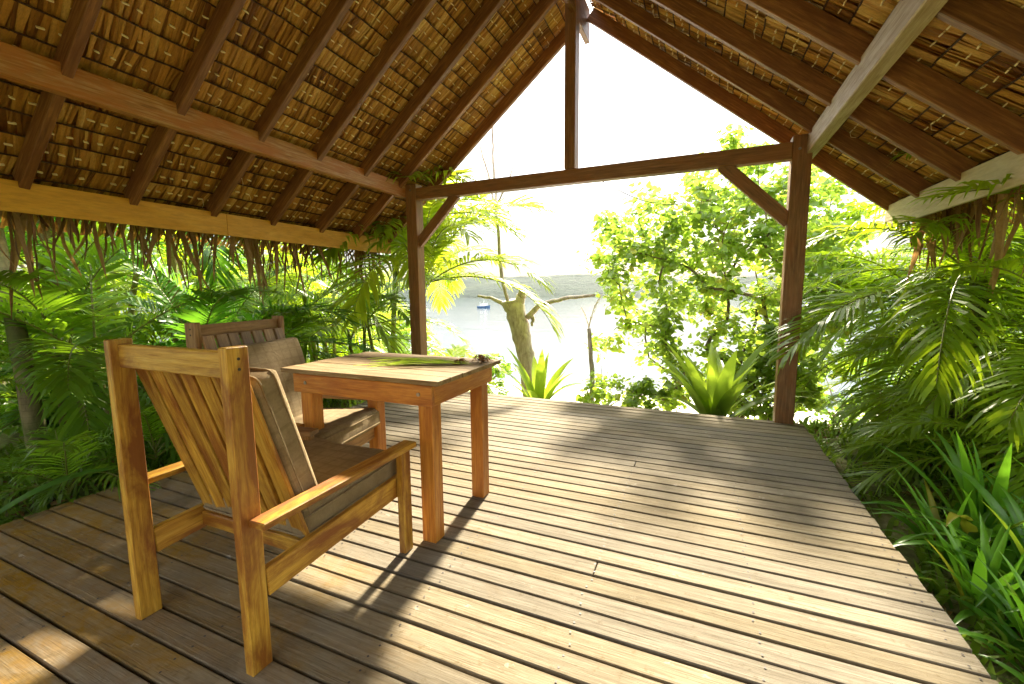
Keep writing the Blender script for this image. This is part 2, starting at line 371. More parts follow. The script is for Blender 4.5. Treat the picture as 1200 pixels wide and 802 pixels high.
col = t.mix(sand, col, t.ramp(n2, [(0.3, (0.50, 0.44, 0.34)), (0.7, (0.66, 0.60, 0.49))]))
M['ground'] = t.finish(t.principled(col, 0.9, t.bump(n2, 0.6, 0.03), 0.2))
structure(link('ground', mesh('ground', gv, gf, smooth=True), M['ground']))

t = NT('sea_water'); pos = t.node('ShaderNodeNewGeometry').outputs['Position']
w1 = t.noise(t.mapping(pos, (0.55, 1.3, 1)), 1.0, 5, 0.6, 0.4); w2 = t.noise(t.mapping(pos, (0.06, 0.14, 1)), 1.0, 5, 0.55)
h = t.math('ADD', w1, t.math('MULTIPLY', w2, 3.0))
M['sea'] = t.finish(t.principled((0.03, 0.05, 0.058), 0.09, t.bump(h, 0.45, 0.07), 0.5))
sv = [(-1500, 6, SEA), (1500, 6, SEA), (1500, 1500, SEA), (-1500, 1500, SEA)]
structure(link('sea', mesh('sea', sv, [(0, 1, 2, 3)]), M['sea']))

def hill_h(x, y):
    u = (y-238)/170
    prof = max(0.0, min(1.0, u*2.2))**0.8
    ridge = 12.5 + 4.2*math.exp(-((x+70)/60)**2) + 3.0*math.exp(-((x+190)/70)**2) - 3.0*math.exp(-((x+15)/50)**2) + 5*math.exp(-((x-150)/130)**2)
    n = mnoise.fractal(Vector((x*0.012, y*0.012, 3.1)), 1.0, 2.0, 5)
    n2 = mnoise.fractal(Vector((x*0.09, y*0.09, 1.1)), 1.0, 2.0, 3)
    return SEA - 0.6 + prof*(ridge + 2.4*n) + 0.7*n2*prof
hx = lin(-620, 420, 330); hy = lin(236, 420, 46)
hv = [(x, y + 5*mnoise.noise(Vector((x*0.02, 0, 0))), hill_h(x, y)) for y in hy for x in hx]
hf = [(j*330+i, j*330+i+1, (j+1)*330+i+1, (j+1)*330+i) for j in range(45) for i in range(329)]
t = NT('forested_hill'); pos = t.node('ShaderNodeNewGeometry').outputs['Position']
n1 = t.noise(pos, 0.16, 8, 0.72); n2 = t.noise(pos, 0.03, 4)
col = t.ramp(n1, [(0.35, (0.006, 0.016, 0.013)), (0.62, (0.020, 0.037, 0.024))])
col = t.mix(t.ramp(n2, [(0.5, 0.0), (0.7, 0.4)]), col, (0.045, 0.058, 0.032))
M['hill'] = t.finish(t.principled(col, 0.95, t.bump(n1, 0.8, 3.0), 0.1))
structure(link('hills', mesh('hills', hv, hf, smooth=True), M['hill']))

# ------------------------------------------------------------------ deck
PIT, BW = 0.0985, 0.0885
DX0, DX1 = -3.195, 0.838
deck = thing('deck', '', ''); del deck['label']; del deck['category']; structure(deck)
deck.location = (-1.18, 1.4, -0.16); DO = deck.location.copy()
y = 4.235; k = 0
nails = Geo()
JO = [-3.14, -2.62, -2.05, -1.48, -0.92, -0.36, 0.22, 0.79]
pm = {}
def plank(x0, x1, y):
    L = round(x1-x0, 3)
    key = (L, rnd.randrange(4))
    if key not in pm: pm[key] = box_mesh('plank', L, BW, 0.028, 0.003, 0.0012)
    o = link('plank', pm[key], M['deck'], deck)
    o.location = Vector(((x0+x1)/2, y, -0.014+rnd.uniform(-0.0015, 0.0015))) - DO
    o.rotation_euler = (rnd.uniform(-0.006, 0.006), 0, rnd.uniform(-0.0007, 0.0007))
while y > -2.2:
    x1 = DX1 + rnd.uniform(-0.006, 0.006); x0 = DX0 + rnd.uniform(-0.01, 0.01)
    if k % 3 == 0: plank(x0, x1, y)
    else:
        j = JO[3] if k % 3 == 1 else JO[5]
        if rnd.random() < 0.97: plank(x0, x1, y)
        else: plank(x0, j-0.002, y); plank(j+0.002, x1, y)
    if y > 0.2:
        for jx in JO:
            for s in (-1, 1):
                cx, cy, r = jx+rnd.uniform(-0.012, 0.012), y+s*0.024+rnd.uniform(-.003, .003), 0.0042
                nails.add([Vector((cx+r*math.cos(a*math.pi/3), cy+r*math.sin(a*math.pi/3), 0.0018))-DO for a in range(6)], [(0, 1, 2, 3, 4, 5)])
    y -= PIT; k += 1
stuff(link('nail_heads', nails.mesh('nail_heads'), M['nail'], deck))
for jx in JO:
    o = link('joist', box_mesh('joist', 0.045, 6.3, 0.11, 0.002), M['rafter'], deck); o.location = Vector((jx, 1.12, -0.086)) - DO

# ------------------------------------------------------------------ pavilion frame and roof
RX = -1.195                        # ridge line
SL = 0.81; TH = math.atan(SL); CT, ST = math.cos(TH), math.sin(TH)
ZB = 3.885                         # rafter underside at the ridge
RD, RW = 0.115, 0.05               # rafter depth, width
EAVE = 1.40                        # x of right fascia inner face
HALF = EAVE-RX                     # 2.595
pav = thing('thatched_pavilion', 'open timber pavilion with thatched gable roof over the plank deck', 'pavilion', (RX, 1.5, 0))
def post(x, y, htop):
    o = bar('post', (x, y, -0.15), (x, y, htop), 0.14, 0.14, M['post'], pav, (0, 1, 0), 0.006, 0.002); return o
PL, PR = -3.082, 0.692
PY = 4.29
post(PL, PY, 2.36); post(PR, PY, 2.36)
post(PL, -1.6, 2.36); post(PR, -1.6, 2.36)
bar('tie_beam', (PL+0.069, PY-0.02, 2.245), (PR-0.069, PY-0.02, 2.245), 0.10, 0.13, M['post'], pav, bev=0.005)
bar('tie_beam', (PL+0.069, -1.6, 2.245), (PR-0.069, -1.6, 2.245), 0.10, 0.13, M['post'], pav, bev=0.005)
bar('king_post', (-1.215, PY-0.01, 2.312), (-1.215, PY-0.01, 3.86), 0.105, 0.145, M['post'], pav, (0, 1, 0), 0.005)
bar('king_post', (-1.215, -1.59, 2.312), (-1.215, -1.59, 3.86), 0.105, 0.145, M['post'], pav, (0, 1, 0), 0.005)
bar('brace', (PL+0.05, PY-0.01, 1.69), (PL+0.57, PY-0.01, 2.20), 0.055, 0.105, M['post'], pav, bev=0.004)
bar('brace', (PR-0.05, PY-0.01, 1.69), (PR-0.57, PY-0.01, 2.20), 0.055, 0.105, M['post'], pav, bev=0.004)
bar('plate_beam', (-3.185, -1.9, 2.285), (-3.185, 4.60, 2.295), 0.075, 0.155, M['plate'], pav, bev=0.006, jit=0.003)
bar('plate_beam', (0.765, -1.9, 2.285), (0.765, 4.60, 2.285), 0.085, 0.155, M['platepale'], pav, bev=0.006, jit=0.003)
bar('ridge_beam', (RX, -2.1, 3.855), (RX, 4.78, 3.855), 0.05, 0.32, M['rafter'], pav, bev=0.004)
# rafters: local X runs down the slope
rlen = HALF/CT
rm = [box_mesh('rafter', rlen-0.03, RW, RD, 0.004, 0.002) for _ in range(3)]
nraf = 13; ry = [4.69-0.562*i for i in range(nraf)]
for i, yy in enumerate(ry):
    for s in (-1, 1):
        yj = yy + rnd.uniform(-0.012, 0.012)
        dn = Vector((s*CT, 0, -ST)); nr = Vector((s*ST, 0, CT))
        a = Vector((RX, yj, ZB)) + nr*(RD/2) + dn*0.028
        b = Vector((RX, yj, ZB)) + nr*(RD/2) + dn*(rlen-0.002)
        bar('rafter', a, b, RW, RD, M['rafter'], pav, me=rm[i % 3])
# fascia boards, two lengths a side
for s in (-1, 1):
    xf = RX + s*(HALF+0.011)
    for y0, y1 in ((-2.1, 2.55), (2.553, 4.72)):
        bar('fascia_board', (xf, y0, 1.735), (xf, y1, 1.735), 0.022, 0.185, M['fascia'] if s < 0 else M['fasciapale'], pav, bev=0.002)
# thatch: courses of dried palm blades, each lapped under the one above
COURSE = 0.152
def WS(y_, c_): return 0.011*mnoise.noise(Vector((y_*1.9, c_*3.3, 4)))+0.006*mnoise.noise(Vector((y_*7, c_*3.3, 8)))
Y0, Y1 = -2.2, 4.86
for s in (-1, 1):
    dn = Vector((s*CT, 0, -ST)); nr = Vector((s*ST, 0, CT))
    O0 = Vector((RX, 0, ZB)) + nr*(RD+0.004) - pav.location
    ncour = int((rlen+0.34)/COURSE)
    for ci in range(ncour):
        sl = 0.02 + ci*COURSE + rnd.uniform(-0.006, 0.006)
        g = Geo(); st = Geo(); yy = Y0; base = rnd.uniform(0.25, 0.6); skew = rnd.uniform(-0.01, 0.01); clean = rnd.uniform(0.01, 0.07)
        last = ci >= ncour-2
        while yy < Y1:
            w = rnd.uniform(0.013, 0.030)
            lump = mnoise.noise(Vector((yy*1.7, ci*0.9, s*5)))*0.26
            tint = min(1, max(0, base + lump + rnd.uniform(-0.28, 0.28)))
            lean = rnd.uniform(-0.03, 0.03) + clean
            wobs = WS(yy, ci)
            ln = 0.34 + rnd.uniform(-0.03, 0.03)
            o1, o2 = rnd.uniform(-0.006, 0.010), rnd.uniform(-0.006, 0.010)
            wob = 0.010*mnoise.noise(Vector((yy*2.3, ci*1.7, 9)))
            bow = rnd.uniform(-0.006, 0.003)
            def P(yv, sv, nv): return O0 + Vector((0, yv, 0)) + dn*(sl+wobs+sv+skew*(yv-1.5)*0.4) + nr*nv
            vv = []
            for u in (0, 0.25, 0.6, 1.0):
                nv = 0.004 + 0.046*u + wob + bow*math.sin(u*3.14)
                vv += [P(yy+lean*u, ln*u-0.012, nv+o1), P(yy+w*0.5+lean*u, ln*u-0.012, nv-0.0035+o1*0.5+o2*0.5), P(yy+w*1.12+lean*u, ln*u-0.012, nv+o2)]
            ff = []
            for q in range(3):
                ff += [(q*3, q*3+1, q*3+4, q*3+3), (q*3+1, q*3+2, q*3+5, q*3+4)]
            g.add(vv, ff, tint)
            yy += w
        o = stuff(link('thatch_course', g.mesh('thatch_course'), M['thatch'], pav))
        # batten the blades are folded over
        pts = [O0 + Vector((0, q, 0)) + dn*(sl-0.012+WS(q, ci)+skew*(q-1.5)*0.4) + nr*(0.002+0.010*mnoise.noise(Vector((q*2.3, ci*1.7, 9)))) for q in lin(Y0, Y1, 70)]
        tv, tf_ = tube_geo(pts, 0.0055, 5)
        link('batten', mesh('batten', tv, tf_), M['batten'], o)
        if not last:
            yq = Y0 + rnd.uniform(0, 0.06)
            while yq < Y1-0.05:
                if rnd.random() < 0.86:
                    l = rnd.uniform(0.022, 0.038); ss = 0.070 + rnd.uniform(-0.005, 0.005); sk = rnd.uniform(-0.005, 0.005)
                    wob = 0.010*mnoise.noise(Vector((yq*2.3, ci*1.7, 9)))
                    c0 = O0 + Vector((0, yq, 0)) + dn*(sl+ss+WS(yq, ci)+skew*(yq-1.5)*0.4) + nr*(0.004+wob)
                    c1 = c0 + Vector((0, l, 0)) + dn*sk
                    hw, hh = dn*0.0034, nr*-0.0065
                    st.add([c0-hw+hh, c0+hw+hh, c1+hw+hh, c1-hw+hh, c0-hw-hh, c0+hw-hh, c1+hw-hh, c1-hw-hh],
                           [(0, 1, 2, 3), (0, 4, 5, 1), (1, 5, 6, 2), (2, 6, 7, 3), (3, 7, 4, 0)])
                    if rnd.random() < 0.05:
                        e = c1 + Vector((0, rnd.uniform(-.04, .04), 0)) + dn*rnd.uniform(.02, .08) + nr*-0.02
                        tv, tf_ = tube_geo([c1+hh, (c1+e)/2+nr*-0.02, e], 0.0016, 4); st.add(tv, tf_)
                yq += rnd.uniform(0.062, 0.092)
            stuff(link('stitching', st.mesh('stitching'), M['stitch'], o))
    # outer weathered layer
    a0 = Vector((RX, 0, ZB)) + nr*(RD+0.075) - pav.location; ext = rlen+0.36
    ov = []
    for q in (Y0-0.03, Y1+0.03):
        for d0, n0 in ((-0.10, 0.0), (ext, 0.0), (ext, 0.06), (-0.10, 0.09)):
            ov.append(a0 + Vector((0, q, 0)) + dn*d0 + nr*n0)
    of = [(0, 1, 2, 3)[::-1], (4, 5, 6, 7), (0, 1, 5, 4), (1, 2, 6, 5), (2, 3, 7, 6), (3, 0, 4, 7)]
    link('thatch_cover', mesh('thatch_cover', ov, of, [0.4]*8), M['thatch'], pav)
# hanging fringe of dry leaf tips along both eaves
def fringe_mesh(L, W, seed):
    r = random.Random(seed); vv, ff = [], []; n = 8; cx = cy = 0.0; bend = r.uniform(-0.02, 0.02); tw = r.uniform(-.3, .3)
    for i in range(n+1):
        u = i/n; w = W*(0.8+0.2*math.sin(u*5+seed))*(1-u**5)**0.7+0.002
        cx += r.uniform(-0.006, 0.006)+bend*u; cy += r.uniform(-0.005, 0.007); tw += r.uniform(-0.28, 0.28)
        a = Vector((math.cos(tw)*w/2, math.sin(tw)*w/2, 0)); c = Vector((cx, cy, -L*u))
        vv += [c-a, c+Vector((-a.y, a.x, 0))*0.45, c+a]
    for i in range(n):
        q = i*3; ff += [(q, q+1, q+4, q+3), (q+1, q+2, q+5, q+4)]
    return mesh('fringe_leaf', vv, ff, [r.random()]*len(vv))
fm = [fringe_mesh(rnd.uniform(0.26, 0.66), rnd.uniform(0.014, 0.042), i) for i in range(22)]
for s, cnt in ((-1, 225), (1, 75)):
    for i in range(cnt):
        yy = rnd.uniform(0.55, 4.75) if s < 0 else rnd.uniform(2.2, 4.72)
        dd = rnd.uniform(0.03, 0.30)
        p = Vector((RX, yy, ZB)) + Vector((s*CT, 0, -ST))*(rlen+dd) + Vector((s*ST, 0, CT))*(RD+0.05-rnd.uniform(0, .05))
        o = link('fringe_leaf', rnd.choice(fm), M['fringe'], pav); o.location = p - pav.location
        sc = rnd.uniform(0.7, 1.15) * (1.0 + 0.45*mnoise.noise(Vector((yy*1.4, 2, 0))))
        o.scale = (rnd.uniform(0.8, 1.3), 1, sc)
        o.rotation_euler = (rnd.gauss(0, 0.16), rnd.gauss(0, 0.12)+s*0.08, rnd.uniform(0, 6.3))
# bolts at the joints
bmesh_ = None
for (bx_, by_, bz_) in ((PL, PY-0.071, 2.29), (PR-0.02, PY-0.071, 2.25)):
    vv, ff = tube_geo([Vector((0, -0.008, 0)), Vector((0, 0.004, 0))], 0.011, 8)
    o = link('bolt', mesh('bolt', vv, ff), M['steel'], pav); o.location = Vector((bx_, by_, bz_)) - pav.location

# ------------------------------------------------------------------ chairs
def cushion_mesh(name, w, d, h, puff, seed, bev=0.028):
    bm = bmesh.new(); bmesh.ops.create_cube(bm, size=1)
    for v in bm.verts: v.co = Vector((v.co.x*w, v.co.y*d, v.co.z*h))
    bmesh.ops.bevel(bm, geom=bm.edges[:], offset=bev, segments=3, affect='EDGES', profile=0.65)
    bmesh.ops.subdivide_edges(bm, edges=[e for e in bm.edges if e.calc_length() > 0.1], cuts=7, use_grid_fill=True)
    for v in bm.verts:
        x, y_, z = v.co.x/(w/2), v.co.y/(d/2), v.co.z/(h/2)
        b = max(0, 1-x*x)*max(0, 1-y_*y_)
        n = 1.8*mnoise.noise(Vector((v.co.x*6, v.co.y*6, v.co.z*6+seed))) + mnoise.noise(Vector((v.co.x*17, v.co.y*11, v.co.z*9+seed)))
        v.co.z += (puff*b*(1 if z > 0 else -0.4) + 0.004*n)
        e = max(0, 1-z*z)
        v.co.x += 0.006*e*x + 0.004*n; v.co.y += 0.006*e*y_ + 0.004*n
    me = bpy.data.meshes.new(name); bm.to_mesh(me); bm.free()
    me.polygons.foreach_set('use_smooth', [True]*len(me.polygons)); return me
def piping(parent, w, d, z):
    r = 0.024; pts = []
    for cx, cy, a0 in ((w/2-r, d/2-r, 0), (-w/2+r, d/2-r, 90), (-w/2+r, -d/2+r, 180), (w/2-r, -d/2+r, 270)):
        for q in range(4): pts.append(Vector((cx+(r+0.006)*math.cos(R(a0+q*30)), cy+(r+0.006)*math.sin(R(a0+q*30)), z)))
    pts.append(pts[0]); vv, ff = tube_geo(pts, 0.0042, 5, False)
    link('piping', mesh('piping', vv, ff, smooth=True), M['fabric'], parent)
def make_chair(label, mat, loc, rz, seed, group, slip=0.0):
    c = thing('garden_armchair', label, 'chair', (0, 0, 0), 0, group); c['local'] = 1
    for s in (-1, 1):
        lg = bar('leg', (s*0.291, -0.337, 0), (s*0.291, -0.337, 1.0), 0.067, 0.034, mat, c, (1, 0, 0), 0.003, 0.0015)
        bar('leg', (s*0.331, 0.342, 0), (s*0.331, 0.342, 0.466), 0.056, 0.035, mat, c, (1, 0, 0), 0.003, 0.001)
        bar('armrest', (s*0.338, -0.345, 0.477), (s*0.338, 0.39, 0.481), 0.066, 0.024, mat, c, bev=0.003, jit=0.001)
        bar('side_rail', (s*0.2925, -0.300, 0.261), (s*0.2925, 0.37, 0.300), 0.028, 0.092, mat, c, bev=0.003)
        for q in (0.965, 0.935):
            vv, ff = tube_geo([Vector((s*0.300, -0.335+q*0.0, q)), Vector((s*0.3095, -0.335, q))], 0.0045, 8)
            link('screw', mesh('screw', vv, ff), M['nail'], c)
    bar('top_rail', (-0.275, -0.335, 0.945), (0.275, -0.335, 0.945), 0.026, 0.078, mat, c, bev=0.003)
    bar('cross_rail', (-0.279, -0.125, 0.268), (0.279, -0.125, 0.268), 0.028, 0.055, mat, c, bev=0.003)
    bar('cross_rail', (-0.315, 0.335, 0.285), (0.315, 0.335, 0.285), 0.026, 0.07, mat, c, bev=0.003)
    for i in range(7):
        x = -0.245 + i*0.0817
        bar('back_slat', (x+rnd.uniform(-.004, .004), -0.307, 0.925), (x+rnd.uniform(-.004, .004), -0.098, 0.235), 0.066, 0.016, mat, c, (0, 1, 0), 0.002, 0.001)
    for i in range(6):
        yv = -0.07 + i*0.075
        bar('seat_slat', (-0.278, yv, 0.298+0.06*(yv+0.1)*0.8), (0.278, yv, 0.298+0.06*(yv+0.1)*0.8), 0.05, 0.016, mat, c, bev=0.002)
    sc = link('seat_cushion', cushion_mesh('seat_cushion', 0.55, 0.51, 0.118, 0.014, seed), M['fabric'], c)
    sc.location = (0, 0.12, 0.366); sc.rotation_euler = (R(4), 0, 0)
    piping(sc, 0.55, 0.51, 0.030); piping(sc, 0.55, 0.51, -0.034)
    bc = link('back_cushion', cushion_mesh('back_cushion', 0.54, 0.55, 0.10, 0.016, seed+3), M['fabric'], c)
    # lies on the slats: local Y up the slope, local Z out of it
    sl = Vector((0, -0.209, 0.69)).normalized(); nn = Vector((0, sl.z, -sl.y)); xx = sl.cross(nn)
    ctr = Vector((0, -0.098, 0.235)) + sl*(0.395-slip) + nn*0.064
    bc.matrix_basis = Matrix(((xx.x, sl.x, nn.x, ctr.x), (xx.y, sl.y, nn.y, ctr.y), (xx.z, sl.z, nn.z, ctr.z), (0, 0, 0, 1)))
    piping(bc, 0.54, 0.55, 0.026); piping(bc, 0.54, 0.55, -0.026)
    c.location = loc; c.rotation_euler = (0, 0, rz); del c['local']
    return c
make_chair('golden varnished slat-back armchair seen from behind, its back turned away from the sea', M['chair'], (-1.497, 1.135, 0), R(0), 1, 'slatted garden armchairs')
make_chair('darker brown slat-back armchair tucked in at the short side of the table', M['chair_old'], (-2.12, 1.735, 0), R(-80), 5, 'slatted garden armchairs', 0.045)

# ------------------------------------------------------------------ table
tb = thing('wooden_table', 'square reddish wooden table with a bleached plank top', 'table', (-1.48, 1.85, 0)); TO = tb.location.copy()
TX0, TX1, TY0, TY1, TZ = -1.965, -1.015, 1.535, 2.175, 0.766
npl = 6; pw = (TY1-TY0)/npl
for i in range(npl):
    yc = TY0 + pw*(i+0.5)
    bar('top_plank', (TX0+rnd.uniform(-.003, .003), yc, TZ-0.011+rnd.uniform(-.0008, .0008)), (TX1+rnd.uniform(-.003, .003), yc, TZ-0.011), pw-0.002, 0.022, M['tabletop'], tb, bev=0.002)
ax0, ax1, ay0, ay1 = -1.885, -1.052, 1.553, 2.125; az = TZ-0.022-0.0485
bar('apron', (ax0, ay0, az), (ax1, ay0, az), 0.024, 0.094, M['table'], tb)
bar('apron', (ax0, ay1, az), (ax1, ay1, az), 0.024, 0.094, M['table'], tb)
bar('apron', (ax0+0.012, ay0+0.0125, az), (ax0+0.012, ay1-0.0125, az), 0.024, 0.094, M['table'], tb)
bar('apron', (ax1-0.012, ay0+0.0125, az), (ax1-0.012, ay1-0.0125, az), 0.024, 0.094, M['table'], tb)
for x in (-1.83, -1.105):
    for y_ in (1.602, 2.076):
        bar('leg', (x, y_, 0), (x, y_, az+0.04), 0.074, 0.074, M['table'], tb, (0, 1, 0), 0.004)
for x in (-1.80, -1.12):
    vv, ff = tube_geo([Vector((x, ay0-0.016, az+0.005))-TO, Vector((x, ay0-0.010, az+0.005))-TO], 0.009, 10)
    link('bolt', mesh('bolt', vv, ff), M['steel'], tb)
# cut green leaves and dried flower heads lying on the top
def blade_geo(g, p, d, L, W, rise, r, tint):
    n = 5; side = Vector((-d.y, d.x, 0)).normalized(); vv, ff = [], []
    for i in range(n+1):
        u = i/n; w = W*math.sin(math.pi*(0.12+0.86*u))
        c = p + d*(L*u) + side*(r*u*u*L) + Vector((0, 0, 0.003+rise*math.sin(math.pi*u)))
        vv += [c-side*w/2+Vector((0, 0, 0.002)), c, c+side*w/2+Vector((0, 0, 0.002))]
    for i in range(n): q = i*3; ff += [(q, q+1, q+4, q+3), (q+1, q+2, q+5, q+4)]
    g.add(vv, ff, tint)
bl = thing('cut_leaf_bundle', 'bunch of cut green blades lying across the table top', 'leaves', (-1.33, 1.90, TZ))
for i in range(26):
    g = Geo(); a = R(200+rnd.uniform(-12, 12))
    blade_geo(g, Vector((0.16+rnd.uniform(-.08, .10), rnd.uniform(-.045, .045)+0.04, rnd.uniform(0, .012))), Vector((math.cos(a), math.sin(a), 0)), rnd.uniform(.22, .46), rnd.uniform(.009, .017), rnd.uniform(.002, .018), rnd.uniform(-.15, .15), rnd.random())
    link('leaf_blade', g.mesh('leaf_blade'), M['strap'], bl)
def flower_head(loc, label, seed, sc):
    f = thing('dried_flower_head', label, 'dried flower', loc); r = random.Random(seed)
    for i in range(30):
        g = Geo(); a = r.uniform(0, 6.28); el = r.uniform(0.05, 1.2)
        d = Vector((math.cos(a), math.sin(a), 0)); 
        blade_geo(g, d*0.004, d, sc*r.uniform(.5, 1), .012, sc*el*0.5, r.uniform(-.6, .6), r.random())
        link('petal', g.mesh('petal'), M['fringe'], f)
flower_head((-1.165, 1.97, TZ), 'small dried brown flower head resting on the cut green blades', 3, 0.045)
flower_head((-1.075, 2.055, TZ), 'larger dried brown flower head at the corner of the table', 4, 0.065)

# ------------------------------------------------------------------ palms
def frond_mesh(L, e0, arch, n, ll, lw, droop, seed, vee=0.35, mat=None, bare=0.16):
    r = random.Random(seed); g = Geo()
    N = 26; pts = [Vector((0, 0, 0))]; tans = []
    side_w = r.uniform(-0.12, 0.12)
    for i in range(N):
        u = (i+0.5)/N; e = e0 - arch*u**1.35; az = side_w*u*u
        t_ = Vector((math.cos(e)*math.cos(az), math.cos(e)*math.sin(az), math.sin(e))); tans.append(t_)
        pts.append(pts[-1]+t_*(L/N))
    tans.append(tans[-1])
    rv, rf = tube_geo(pts, [0.011*(1-0.85*i/N)*L/1.8+0.0012 for i in range(N+1)], 5)
    g.add(rv, rf, 0.9)
    nrf = len(rf)
    for i in range(n):
        u = bare + (1-bare)*(i+0.5)/n; x = u*N; k = min(N-1, int(x)); p = pts[k].lerp(pts[k+1], x-k); t_ = tans[k]
        bi = t_.cross(Vector((0, 0, 1)))
        if bi.length < 0.05: bi = Vector((0, 1, 0))
        bi.normalize(); nm = bi.cross(t_)
        s_ = (u-bare)/(1-bare)
        ln0 = ll*(0.42+0.58*math.sin(math.pi*min(1, 0.18+s_*0.75)))*(1.0 if s_ < .8 else 1-(s_-.8)*2.2)
        ang = R(62)-R(36)*s_
        for sd in (-1, 1):
            ln = ln0*r.uniform(0.86, 1.08); a = ang + r.uniform(-0.07, 0.07)
            d = (t_*math.cos(a) + bi*sd*math.sin(a) + nm*vee*r.uniform(0.6, 1.3)).normalized()
            wd = (t_*math.sin(a) - bi*sd*math.cos(a)); wd = (wd + nm*r.uniform(-0.35, 0.35)).normalized()
            dr = droop*r.uniform(0.6, 1.4); vv = []
            for u_, w_ in ((0, 0.35), (0.3, 1.0), (0.68, 0.72)):
                c = p + d*(ln*u_) - Vector((0, 0, dr*ln*u_*u_)); h = wd*(lw*w_*0.5)
                vv += [c-h, c+h]
            vv.append(p + d*(ln*(1-dr*0.25)) - Vector((0, 0, dr*ln)))
            tn = min(1, max(0, 0.45 + r.uniform(-0.3, 0.3)))
            g.add(vv, [(0, 1, 3, 2), (2, 3, 5, 4), (4, 5, 6)], tn)
    me = g.mesh('frond'); me.materials.append(mat or M['palm']); me.materials.append(M['rachis'])
    for i in range(nrf): me.polygons[i].material_index = 1
    return me
ELS = [82, 66, 50, 34, 16, -4]
def frond_set(mat, L, ll, lw, n, droop, seed, arch=(1.0, 1.45), vee=0.35):
    out = []
    for i, e in enumerate(ELS):
        for q in range(2):
            rr = random.Random(seed*100+i*7+q)
            out.append((e, frond_mesh(L*rr.uniform(.9, 1.1), R(e), rr.uniform(*arch), n, ll, lw, droop, seed*1000+i*10+q, vee, mat)))
    return out
FS = {
 'areca': frond_set(M['palm'], 1.9, 0.58, 0.036, 36, 0.35, 1),
 'dark': frond_set(M['palmdark'], 2.2, 0.66, 0.034, 44, 0.35, 2),
 'gold': frond_set(M['palmgold'], 1.9, 0.58, 0.036, 38, 0.38, 3, (1.3, 1.9)),
 'lime': frond_set(M['palmlime'], 1.8, 0.50, 0.026, 42, 0.40, 5, (1.1, 1.6)),
 'fern': frond_set(M['palm'], 1.0, 0.34, 0.022, 26, 0.35, 4, (1.1, 1.6)),
}
def palm(label, loc, stems, fset, nf, sc=1.0, seed=0, stemmat='stem', srad=0.03, group='areca palms round the pavilion', els=None, azr=None, name='areca_palm'):
    """stems: list of (dx, dy, height, lean_x, lean_y); fronds fan out from every stem top"""
    r = random.Random(seed)
    p = thing(name, label, 'palm', loc, 0, group)
    for (dx_, dy_, h, lx, ly) in stems:
        b = Vector((dx_, dy_, -0.25)); tp = Vector((dx_+lx, dy_+ly, h))
        top = Vector((dx_+lx, dy_+ly, max(h, 0.05)))
        if h > 0.25:
            pts = []; rad = []
            for i in range(13):
                u = i/12; q = b.lerp(tp, u); q.x += -lx*0.22*math.sin(math.pi*u); q.y += -ly*0.22*math.sin(math.pi*u)
                pts.append(q); rad.append(srad*(1.25-0.45*u)*(1.0+0.06*(i % 2)))
            vv, ff = tube_geo(pts, rad, 8)
            link('stem', mesh('stem', vv, ff, smooth=True), M[stemmat], p)
            # smooth green sheath below the fronds
            vv, ff = tube_geo([tp+Vector((0, 0, -0.05)), tp+Vector((0, 0, 0.10)), tp+Vector((lx, ly, 0)).normalized()*0.02+Vector((0, 0, 0.30*sc))], [srad*0.95, srad*1.15, srad*0.5], 7)
            link('crownshaft', mesh('crownshaft', vv, ff, smooth=True), M['rachis'], p)
        a0 = r.uniform(0, 6.28)
        for k in range(nf):
            az = a0 + k*2.399 + r.uniform(-.25, .25)
            if azr: az = R(r.uniform(*azr))
            e = (82 - (k+0.5)/nf*80 + r.uniform(-8, 8)) if els is None else r.uniform(*els)
            me = min(FS[fset], key=lambda q: abs(q[0]-e)+r.uniform(0, 9))[1]
            o = link('frond', me, None, p)
            o.location = top + Vector((0, 0, 0.02+0.10*sc*(1-(k+1)/nf)))
            o.rotation_euler = (0, 0, az); s_ = sc*r.uniform(0.85, 1.12); o.scale = (s_, s_, s_)
    return p
def gz(x, y): return ground_z(x, y)
def P2(px, py, Y): v = at(px, py, Y); return (v.x, v.y, gz(v.x, v.y))

# ---- left jungle
jr = random.Random(21)
G1 = 'palms of the jungle beside the deck'
def multi(n, h, spread, lean, r):
    return [(r.uniform(-spread, spread), r.uniform(-spread, spread), h*r.uniform(.65, 1.15), r.uniform(-lean, lean), r.uniform(-lean, lean)) for _ in range(n)]
near = [(-4.55, 1.75, 'areca', .75, 'dark green palm with broad feathery fronds behind the golden armchair'),
        (-4.6, 2.75, 'dark', .55, 'dark green palm with drooping fronds behind the darker armchair'),
        (-4.85, 3.7, 'areca', .45, 'low bright palm filling the gap between the darker armchair and the left post'),
        (-5.3, 0.95, 'lime', .4, 'low bright palm behind the leaning trunk')]
for i, (x, y_, fs, h, lb) in enumerate(near):
    palm(lb, (x, y_, gz(x, y_)), multi(3, h, .22, .12, jr), fs, 6, 0.80, 100+i, srad=.024, group=G1)
mid = [(-6.1, 1.1, 'lime', 1.3, 'clumping palm standing behind the leaning trunk'), (-6.2, 2.5, 'dark', 1.5, 'clumping dark palm standing behind the slim pale trunk'),
       (-6.4, 3.7, 'lime', 1.2, 'clumping bright palm standing beyond the darker armchair'), (-6.0, 4.9, 'gold', 1.2, 'clumping yellow-green palm between the darker armchair and the left post'),
       (-6.6, 6.0, 'lime', 1.2, 'clumping palm whose stems show just short of the left post')]
for i, (x, y_, fs, h, lb) in enumerate(mid):
    palm(lb, (x, y_, gz(x, y_)), multi(3, h, .3, .3, jr), fs, 5, 1.0, 200+i, srad=.032, group=G1)
